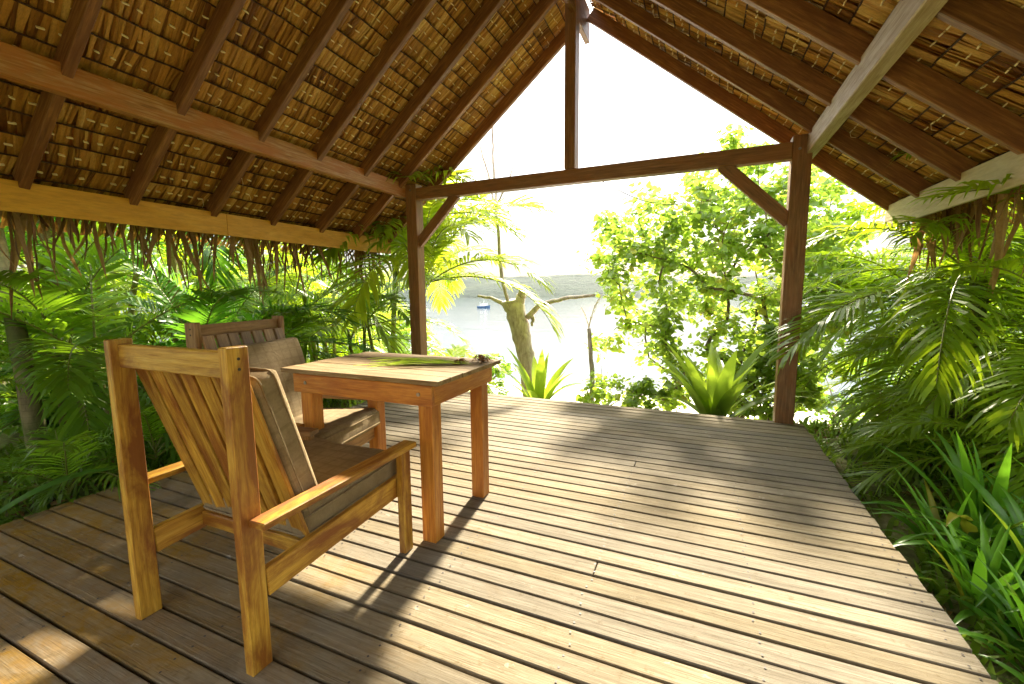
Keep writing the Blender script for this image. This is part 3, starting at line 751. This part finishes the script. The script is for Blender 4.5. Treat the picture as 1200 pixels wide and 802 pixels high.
far = [(-8.7, 2.2, 'gold', 1.8), (-8.6, 3.6, 'lime', 1.9), (-8.5, 5.0, 'gold', 1.7), (-8.6, 6.6, 'gold', 1.7), (-7.6, 7.4, 'gold', 1.3), (-8.4, 9.4, 'gold', 1.7)]
FL = ['behind the slim pale trunk', 'behind the golden armchair', 'behind the darker armchair', 'above the table', 'beside the left post', 'at the water side of the jungle']
for i, (x, y_, fs, h) in enumerate(far):
    palm('sunlit yellow-green palm at the back of the jungle, '+FL[i], (x, y_, gz(x, y_)), multi(2, h, .4, .35, jr), fs, 7, 1.1, 300+i, srad=.036, group=G1)
# thick leaning trunk and pale trunk in the jungle
def trunk_palm(label, p0, p1, rad, fset, nf, seed, mat, sc=1.0):
    b = Vector((p0[0], p0[1], gz(p0[0], p0[1]))); tp = Vector(p1)
    return palm(label, tuple(b), [(0, 0, tp.z-b.z, tp.x-b.x, tp.y-b.y)], fset, nf, sc, seed, mat, rad, None, name='palm_tree')
trunk_palm('palm with a thick leaning grey-brown trunk beside the big drooping leaf', (-4.38, 1.42), (-5.4, 1.62, 2.4), .05, 'dark', 9, 401, 'stemgrey')
trunk_palm('palm with a slim pale trunk standing under the thatch fringe', (-5.75, 2.15), (-5.9, 2.15, 2.6), .06, 'areca', 8, 402, 'stemgrey')
trunk_palm('palm with a bare slim trunk behind the back of the darker armchair', (-5.6, 3.05), (-5.75, 3.2, 2.3), .05, 'dark', 8, 403, 'stem')

# ---- golden palm behind the left post
gp = (-4.5, 5.5)
palm('golden palm arching over the left post towards the bare tree trunk', (gp[0], gp[1], gz(*gp)),
     [(0, 0, 2.25, .16, .1), (-.1, .15, 1.9, 0, .15), (.25, .2, 1.6, .2, .1)], 'gold', 10, 1.18, 501, srad=.035, group=None, els=(15, 84), azr=(-80, 130))
palm('short golden palm clump between the left post and the bare tree trunk', P2(528, 430, 6.6), multi(3, .12, .25, .1, jr), 'gold', 8, 0.72, 502, group=None)
palm('young green palm at the outer side of the left post', (-4.55, 5.0, gz(-4.55, 5.0)), multi(3, .9, .2, .25, jr), 'areca', 6, 0.85, 503, srad=.025, group=None)

# ---- right palms
G2 = 'palms along the open side of the deck'
RB = [((1.95, 4.7), 'lime', 1.2, 8, 1.0, 'big glossy palm whose fronds arch across the right post'),
      ((2.55, 4.5), 'lime', 1.1, 7, 1.0, 'glossy palm under the fascia board of the open side'),
      ((2.1, 5.6), 'lime', 1.0, 7, 1.0, 'tall yellow-green palm just behind the one that crosses the right post'),
      ((3.0, 5.4), 'lime', 1.2, 7, 1.0, 'tall yellow-green palm behind the fascia board of the open side'),
      ((3.0, 6.9), 'lime', 1.3, 8, 1.0, 'distant palm behind the yellow-green pair'),
      ((2.6, 3.5), 'lime', .9, 7, .95, 'leaning palm overhanging the lily clumps')]
for i, ((x, y_), fs, h, nf, sc, lb) in enumerate(RB):
    palm(lb, (x, y_, gz(x, y_)), multi(3, h, .22, .22, jr), fs, nf, sc, 600+i, srad=.028, group=G2)
for i, (x, y_, sc, h, lb) in enumerate([(1.85, 3.8, .66, .4, 'low spreading palm at the foot of the palm that crosses the right post'), (1.75, 3.2, .60, .3, 'low spreading palm right behind the lily clumps'),
                                     (2.3, 3.95, .8, .6, 'mid-height palm rising behind the low spreading ones'), (1.55, 4.75, .36, .12, 'small palm seedling by the foot of the right post')]):
    palm(lb, (x, y_, gz(x, y_)), [(0, 0, h, 0, 0), (.15, .1, h*.7, 0, 0)], 'lime', 9, sc, 640+i, group='low palms along the open deck edge', els=(10, 78))

# ------------------------------------------------------------------ strap-leaved clumps
def strap_mesh(L, W, e0, arch, fold, seed):
    r = random.Random(seed); N = 9; p = Vector((0, 0, 0)); vv, ff = [], []; tw = r.uniform(-.25, .25)
    for i in range(N+1):
        u = i/N; w = W*(0.55+0.45*math.sin(math.pi*min(1, .1+u*0.85)))*(1-u**4)**0.8+0.001
        e = e0-arch*u**1.6; b = Vector((math.sin(tw*u)*0.3, 1, 0)).normalized()
        nm = Vector((-math.sin(e), 0, math.cos(e)))
        vv += [p-b*w/2+nm*w*fold, p.copy(), p+b*w/2+nm*w*fold]
        p = p + Vector((math.cos(e), 0, math.sin(e)))*(L/N)
    for i in range(N): q = i*3; ff += [(q, q+1, q+4, q+3), (q+1, q+2, q+5, q+4)]
    return mesh('leaf', vv, ff, [r.random()]*len(vv), True)
SB = [strap_mesh(1.0, .15, R(e), a, .16, i) for i, (e, a) in enumerate([(84, .3), (72, .5), (62, .7), (52, .9), (42, 1.0), (30, 1.1), (66, .4), (54, .6)])]
SD = [strap_mesh(.66, .056, R(e), a, .2, 50+i) for i, (e, a) in enumerate([(86, .3), (76, .7), (66, 1.0), (56, 1.4), (44, 1.5), (70, .5), (60, 1.9), (80, 1.1)])]
def clump(label, loc, n, meshes, mat, sc, seed, cat, name, group=None, spread=.06):
    r = random.Random(seed); c = thing(name, label, cat, loc, 0, group)
    for i in range(n):
        o = link('leaf', r.choice(meshes), mat, c)
        az = i*2.399+r.uniform(-.3, .3); k = sc*r.uniform(.7, 1.1)
        o.location = (math.cos(az)*spread*r.random(), math.sin(az)*spread*r.random(), -0.03)
        o.rotation_euler = (r.uniform(-.08, .08), 0, az); o.scale = (k, k*r.uniform(.85, 1.15), k)
    return c
b = P2(838, 470, 5.15)
clump('large pale green strap-leaved lily beside the right post at the end of the deck', b, 30, SB[1:], M['strap'], 1.02, 11, 'plant', 'spider_lily', None, .12)
b = P2(632, 470, 5.6)
clump('pale green strap-leaved lily at the foot of the bare tree trunk', b, 15, SB[:4]+SB[6:], M['strap'], 0.92, 12, 'plant', 'spider_lily')
b = P2(700, 475, 5.6)
clump('small yellowing strap-leaved plant under the slim dead palm trunk', b, 9, SB[3:6], M['palmgold'], 0.42, 13, 'plant', 'spider_lily')
cl = [(1.16, 2.66, .74, 32, 'lily clump nearest the low spreading palms, leaning on the deck edge'), (1.34, 2.80, .9, 30, 'tall lily clump under the low spreading palms'),
      (1.12, 2.28, .68, 30, 'lily clump against the deck edge with yellowing tips'), (1.38, 2.42, .95, 32, 'tall lily clump standing in the middle of the lily bed'),
      (1.16, 1.94, .68, 28, 'lily clump spilling over the deck edge'), (1.45, 2.08, .95, 28, 'tall lily clump at the outer side of the lily bed'),
      (1.68, 2.75, 1.0, 26, 'tall lily clump under the leaning palm'), (1.13, 1.62, .66, 24, 'last lily clump along the deck edge')]
for i, (x, y_, sc, n, lb) in enumerate(cl):
    clump(lb, (x, y_, gz(x, y_)), n, SD, M['strapdark'], sc, 700+i, 'plant', 'lily_clump', 'lily clumps along the open deck edge')
# one big drooping leaf over the far left deck corner
bp = thing('broad_leaf_plant', 'plant with one big dark green drooping leaf over the deck edge', 'plant', (-3.44, 0.80, gz(-3.44, .80)))
bl_ = strap_mesh(0.72, .115, R(35), 1.05, .12, 91)
for a, k in ((66, 1.0), (150, .9), (230, 1.0)):
    o = link('leaf', bl_, M['palmdark'], bp); o.rotation_euler = (0, 0, R(a)); o.scale = (k, k, k); o.location = (0, 0, 0.10)
    vv, ff = tube_geo([Vector((0, 0, -.05)), Vector((0, 0, .12))], .008, 5); 
    link('stalk', mesh('stalk', vv, ff), M['rachis'], bp)
# undergrowth ferns at the left deck edge
for i, (x, y_) in enumerate([(-3.55, 1.25), (-3.6, 1.75), (-3.75, 2.3), (-3.7, 2.9), (-3.65, 0.45), (-4.05, 1.45), (-3.85, 3.6)]):
    palm('small fern-like palm seedling tight against the shaded deck edge', (x, y_, gz(x, y_)), [(0, 0, .1, 0, 0)], 'fern', 8, jr.uniform(.5, .75), 800+i, group='seedlings along the shaded deck edge', els=(20, 75))

# ------------------------------------------------------------------ broadleaf crowns
def heart(size, r, n, upv):
    a = r.uniform(0, 6.28); d = Vector((math.cos(a), math.sin(a), r.uniform(-.9, .15))).normalized()
    nm = (upv + Vector((r.uniform(-.7, .7), r.uniform(-.7, .7), r.uniform(-.4, .7)))).normalized()
    sd = nm.cross(d).normalized(); nm = d.cross(sd); s = size*r.choice((.5, .7, .85, 1.0, 1.0, 1.25))*r.uniform(.85, 1.15)
    return [n, n+d*s*.12+sd*s*.42+nm*s*.1, n+d*s*.55+sd*s*.40+nm*s*.08, n+d*s*1.05-nm*s*.08, n+d*s*.55-sd*s*.40+nm*s*.08, n+d*s*.12-sd*s*.42+nm*s*.1, n+d*s*.5]
HF = [(0, 1, 2, 6), (6, 2, 3), (6, 3, 4), (0, 6, 4, 5)]
def leaf_cloud(cl, per, size, r, tmul=1.0):
    g = Geo()
    for c, rad in cl:
        tb_ = r.uniform(.2, .8)
        for _ in range(per):
            d = Vector((r.gauss(0, 1), r.gauss(0, 1), r.gauss(0, .8)))
            d = d.normalized()*rad*r.uniform(.25, 1.05)
            g.add(heart(size, r, c+d, (d.normalized()*.6+Vector((0, -.1, .7)))), HF, min(1, max(0, tb_+r.uniform(-.35, .35))))
    return g
def grow(root, nodes, r):
    """join leaf-cluster centres to a branching skeleton that starts at root"""
    P = [root]; par = [-1]
    for c in sorted(nodes, key=lambda q: (q-root).length):
        j = min(range(len(P)), key=lambda i: (P[i]-c).length*(1.0 if P[i].z < c.z+.1 else 1.7) + 0.25*(P[i]-root).length)
        mid_ = P[j].lerp(c, .5)+Vector((r.uniform(-.06, .06), r.uniform(-.06, .06), r.uniform(-.02, .06)))*(P[j]-c).length
        P.append(mid_); par.append(j); P.append(c); par.append(len(P)-2)
    w = [1]*len(P)
    for i in range(len(P)-1, 0, -1): w[par[i]] += w[i]
    return P, par, w
def branches(P, par, w, k, g=None):
    g = g or Geo()
    for i in range(1, len(P)):
        r0, r1 = k*math.sqrt(w[par[i]])*.9, k*math.sqrt(w[i])
        r0 = min(r0, r1*1.6)
        vv, ff = tube_geo([P[par[i]], P[i]], [r0, r1], 5, False); g.add(vv, ff)
    return g
def inside(x, y, poly):
    c = False; n = len(poly)
    for i in range(n):
        x1, y1 = poly[i]; x2, y2 = poly[(i+1) % n]
        if (y1 > y) != (y2 > y) and x < (x2-x1)*(y-y1)/(y2-y1)+x1: c = not c
    return c
# spreading broadleaf tree between the middle of the view and the right post
tr = random.Random(5)
poly = [(688, 262), (735, 240), (790, 225), (800, 195), (850, 190), (850, 160), (880, 150), (905, 175), (945, 190), (1000, 225), (1015, 300), (985, 420), (940, 470), (860, 475), (730, 470), (690, 465), (710, 430), (690, 400), (730, 372), (690, 300)]
nodes = []
while len(nodes) < 300:
    x, y_ = tr.uniform(680, 1030), tr.uniform(145, 480)
    if not inside(x, y_, poly): continue
    if 735 < x < 860 and 385 < y_ < 440 and tr.random() < .5: continue
    v = at(x, y_, tr.uniform(6.0, 7.9))
    if all((v-q).length > .14 for q in nodes): nodes.append(v)
root = Vector(at(865, 480, 6.9)); root.z = gz(root.x, root.y)-.1
bt = thing('broadleaf_tree', 'spreading broadleaf tree with heart-shaped leaves in front of the water', 'tree', tuple(root))
P_, par_, w_ = grow(root, nodes, tr)
g = branches(P_, par_, w_, .0030); g.v = [v-root for v in g.v]
link('trunk', g.mesh('trunk', True), M['twig'], bt)
g = leaf_cloud([(n, tr.uniform(.16, .31)) for n in nodes], 56, .092, tr); g.v = [v-root for v in g.v]
stuff(link('crown', g.mesh('crown'), M['broad'], bt))
# shrubs: low leafy masses
def shrub(label, loc, rx, rz_, ncl, per, size, mat, seed, group=None, name='leafy_shrub'):
    r = random.Random(seed); s = thing(name, label, 'shrub', loc, 0, group)
    nd = []
    for _ in range(ncl):
        a = r.uniform(0, 6.28); q = math.sqrt(r.random()); h = r.uniform(.1, 1)
        k = math.sqrt(max(0.05, 1-(h-.35)**2/.5)) if h > .35 else .75+h*.7
        nd.append(Vector((math.cos(a)*rx*q*k, math.sin(a)*rx*q*k, h*rz_)))
    Pp, pp, ww = grow(Vector((0, 0, -.1)), nd, r)
    link('trunk', branches(Pp, pp, ww, .004*rz_).mesh('trunk', True), M['twig'], s)
    stuff(link('crown', leaf_cloud([(n, r.uniform(.13, .22)*rx*1.3) for n in nd], per, size, r).mesh('crown'), mat, s))
    return s
shrub('round bright green shrub left of the bare tree trunk', P2(578, 440, 8.0), .5, 1.0, 26, 40, .075, M['shrub'], 31)
shrub('low shrub hugging the far edge of the deck under the spreading tree', P2(745, 475, 6.2), .45, .6, 22, 38, .07, M['broad'], 32)
shrub('low shrub behind the large strap-leaved lily', P2(900, 475, 6.4), .7, .9, 26, 38, .08, M['broad'], 33)
BS = [(-11.5, 1.5, 2.2, 2.6), (-11.5, 4.0, 2.2, 2.8), (-11, 6.8, 2.2, 2.6), (-10.6, 9.6, 2.0, 2.4), (-9.4, 12, 1.7, 2.2), (-7.3, 4.6, 1.0, 1.1), (-7.4, 2.7, 1.0, 1.1), (-6.8, 7.4, .9, 1.0), (-5.6, 2.3, .6, .6), (-5.7, 3.3, .6, .6)]
for i, (x, y_, rx, rz_) in enumerate(BS):
    shrub(('tall leafy bush at the very back of the palm jungle' if rx > 1.5 else 'low leafy bush between the jungle palms'), (x, y_, gz(x, y_)), rx, rz_, 40, 60, .13 if rx > 1.5 else .095, M['shrub'], 900+i, 'bushes behind the jungle palms')
BR = [(5.6, 7.0, 1.6, 2.4), (4.4, 8.8, 1.5, 2.0), (4.6, 5.2, 1.2, 1.5), (2.6, 8.6, 1.1, 1.5), (2.7, 5.9, .8, .8), (2.4, 4.2, .5, .6)]
for i, (x, y_, rx, rz_) in enumerate(BR):
    shrub(('tall leafy bush far behind the palms of the open side' if rx > .9 else 'low leafy bush at the feet of the open-side palms'), (x, y_, gz(x, y_)), rx, rz_, 40, 55, .12 if rx > 1.5 else .085, M['shrub'], 950+i, 'bushes behind the open-side palms')

# ------------------------------------------------------------------ bare tree trunk
def tubes(name, lines, mat, parent, n=8):
    g = Geo()
    for pts, rad in lines:
        vv, ff = tube_geo(pts, rad, n); g.add(vv, ff)
    return link(name, g.mesh(name, True), mat, parent)
TY = 6.7
b = at(622, 470, TY); b.z = gz(b.x, b.y)-.1
dt = thing('bare_tree', 'bare grey tree trunk with broken top, side limbs and thin leafless shoots before the sea', 'tree', tuple(b))
def A(px, py, Y=TY): return at(px, py, Y)-b
def wobble(pts, k, seed, m=5):
    r = random.Random(seed); out = []
    for i in range(len(pts)-1):
        for q in range(m):
            out.append(pts[i].lerp(pts[i+1], q/m)+Vector((r.uniform(-k, k), r.uniform(-k, k), r.uniform(-k, k))))
    return out+[pts[-1]]
def radl(pts, r0, r1, r, j=.08): return [(r0+(r1-r0)*i/(len(pts)-1))*r.uniform(1-j, 1+j) for i in range(len(pts))]
q_ = random.Random(3)
pts = wobble([Vector((0, 0, 0)), A(619, 430), A(612, 395), A(604, 365), A(600, 352)], .012, 1)
tubes('trunk', [(pts, radl(pts, .125, .185, q_))], M['bark'], dt, 12)
for nm, pp, r0, r1 in (('limb', [A(602, 366), A(592, 358), A(578, 350), A(560, 347)], .05, .018),
                       ('limb', [A(618, 372), A(632, 358), A(660, 350, 6.5), A(697, 346, 6.4)], .052, .02),
                       ('limb', [A(606, 362), A(611, 348), A(613, 341)], .085, .065)):
    pts = wobble(pp, .010, len(pp)+int(r0*100)); tubes(nm, [(pts, radl(pts, r0, r1, q_))], M['bark'], dt, 8)
pts = wobble([A(620, 368), A(625, 374), A(623, 382)], .01, 9); tubes('stub', [(pts, radl(pts, .05, .02, q_))], M['bark'], dt, 6)
# slender leafless shoots rising from the broken trunk
for nm, pp, r0, r1 in (('shoot', [A(596, 356), A(588, 325), A(582, 250), A(578, 190), A(577, 145)], .032, .018),
                       ('shoot', [A(582, 250), A(572, 205), A(562, 170)], .022, .016), ('shoot', [A(582, 240), A(592, 220), A(604, 190)], .02, .009)):
    pts = wobble(pp, .010, 17+len(pp)+int(r1*1000)); tubes(nm, [(pts, radl(pts, r0, r1, q_))], M['bark'], dt, 7)
# slim dead palm at the deck's end
b = at(693, 470, 6.3); b.z = gz(b.x, b.y)-.1
dp = thing('dead_palm', 'slim brown palm stem with one withered pale frond', 'palm', tuple(b))
pts = wobble([Vector((0, 0, 0)), A(694, 440, 6.3), A(692, 410, 6.3), A(690, 385, 6.3)], .008, 6); tubes('stem', [(pts, radl(pts, .042, .03, q_))], M['bark'], dp)
wf = thatchmat('withered_frond', (0.25, 0.2, 0.1), (0.4, 0.36, 0.2), (0.55, 0.5, 0.3), .4)
wfm = frond_mesh(.62, R(84), .5, 34, .20, .018, .7, 77, .1, wf, .02)
for a, s_ in ((20, .9), (200, .6)):
    o = link('frond', wfm, None, dp); o.location = A(690, 388, 6.3); o.rotation_euler = (0, 0, R(a)); o.scale = (s_,)*3

# ------------------------------------------------------------------ boat, cable
bp_ = Vector(at(567, 361, 100)); d_ = (bp_-Vector((0, 0, CAMZ))); tt = (SEA-CAMZ)/d_.z
bp_ = Vector((0, 0, CAMZ))+d_*tt; print('boat', bp_)
bo = thing('fishing_boat', 'small dark blue boat with white cabin moored on the water', 'boat', (bp_.x, bp_.y, SEA), R(8))
LB_ = 0.030*(bp_.xy.length)
def prism(name, secs, mat, parent):
    n = len(secs[0]); vv = [p for s in secs for p in s]; ff = []
    for i in range(len(secs)-1):
        for k in range(n-1): ff.append((i*n+k, i*n+k+1, (i+1)*n+k+1, (i+1)*n+k))
        ff.append(((i)*n+n-1, i*n, (i+1)*n, (i+1)*n+n-1))
    ff.append(tuple(range(n))[::-1]); ff.append(tuple((len(secs)-1)*n+k for k in range(n)))
    return link(name, mesh(name, vv, ff), mat, parent)
t = NT('boat_blue'); M['bblue'] = t.finish(t.principled((0.03, 0.09, 0.20), 0.4))
t = NT('boat_white'); M['bwhite'] = t.finish(t.principled((0.75, 0.76, 0.75), 0.4))
t = NT('boat_glass'); M['bglass'] = t.finish(t.principled((0.03, 0.05, 0.06), 0.1))
secs = []
for u in lin(-.5, .5, 9):
    w = LB_*.16*(1-max(0, u*2)**3*.93); h = LB_*(.14+.10*max(0, u)**1.5*2); x = u*LB_
    secs.append([Vector((x, -w, h)), Vector((x, -w*.8, 0)), Vector((x, 0, -LB_*.04)), Vector((x, w*.8, 0)), Vector((x, w, h))])
prism('hull', secs, M['bblue'], bo)
secs = [[Vector((x*LB_, y_*LB_*.11, z*LB_)) for y_, z in ((-1, .12), (1, .12), (.9, zt), (-.9, zt))] for x, zt in ((-.22, .30), (.10, .31), (.16, .27))]
cb = prism('cabin', secs, M['bwhite'], bo)
for s in (-1, 1):
    for x in (-.14, -.04, .05):
        o = link('window', box_mesh('window', LB_*.06, LB_*.02, LB_*.06, .01), M['bglass'], cb); o.location = (x*LB_, s*LB_*.106, LB_*.24)
for x, h in ((-.3, .45), (.02, .62), (.3, .40)):
    vv, ff = tube_geo([Vector((x*LB_, 0, LB_*.1)), Vector((x*LB_, 0, LB_*h))], LB_*.012, 6); link('mast', mesh('mast', vv, ff), M['bwhite'], bo)
a, b_ = at(698, 208, 5.2), at(800, 240, 6.5)
pts = [a.lerp(b_, u)-Vector((0, 0, .10*math.sin(math.pi*u))) for u in lin(0, 1, 14)]
vv, ff = tube_geo([p-a for p in pts], .006, 5); cb_ = link('overhead_cable', mesh('overhead_cable', vv, ff), M['cable'])
cb_.location = a; tag(cb_, 'thin black cable sagging from the gable beam to the spreading tree', 'cable')

# ------------------------------------------------------------------ ground cover on the open side
g = Geo(); r = random.Random(44)
for _ in range(11000):
    x, y_ = (r.uniform(.9, 3.6), r.uniform(1.0, 6.2)) if r.random() < .62 else (r.uniform(-5.2, -3.3), r.uniform(.2, 5.0))
    if x < 1.25 and 2.9 < y_ < 4.2 and r.random() < .35: continue
    z = gz(x, y_); a = r.uniform(0, 6.28); h = r.uniform(.05, .15); w = r.uniform(.007, .017)
    d = Vector((math.cos(a), math.sin(a), 0)); s_ = Vector((-d.y, d.x, 0))
    p = Vector((x, y_, z-.01))
    g.add([p-s_*w, p+s_*w, p+d*h*.4+s_*w*.7+Vector((0, 0, h*.8)), p+d*h*.4-s_*w*.7+Vector((0, 0, h*.8)), p+d*h*1.1+Vector((0, 0, h))], [(0, 1, 2, 3), (3, 2, 4)], r.random())
gc = stuff(link('ground_cover', g.mesh('ground_cover'), M['grass'])); tag(gc, 'low green ground cover growing beside the deck', 'grass')
g = Geo()
for _ in range(900):
    x, y_ = (r.uniform(.86, 2.4), r.uniform(1.0, 5.6)) if r.random() < .7 else (r.uniform(-4.6, -3.3), r.uniform(.2, 4.0))
    p = Vector((x, y_, gz(x, y_)+.012)); g.add(heart(r.uniform(.05, .10), r, p, Vector((0, 0, 2.5))), HF, r.random())
ll_ = stuff(link('leaf_litter', g.mesh('leaf_litter'), M['fringe'])); tag(ll_, 'dry brown fallen leaves scattered beside the deck', 'leaves')

# ------------------------------------------------------------------ humid sea air
hz = box_mesh('haze', 3400, 3400, 26.0, 0); ho = stuff(link('haze', hz, None)); ho.location = (0, 0, 2.6)
t = NT('haze_air'); pv = t.node('ShaderNodeVolumePrincipled'); pv.inputs['Color'].default_value = (0.86, 0.93, 1.0, 1); pv.inputs['Density'].default_value = 0.00007
pv.inputs['Anisotropy'].default_value = 0.2
t.l.new(pv.outputs[0], t.out.inputs['Volume']); hz.materials.append(t.m)
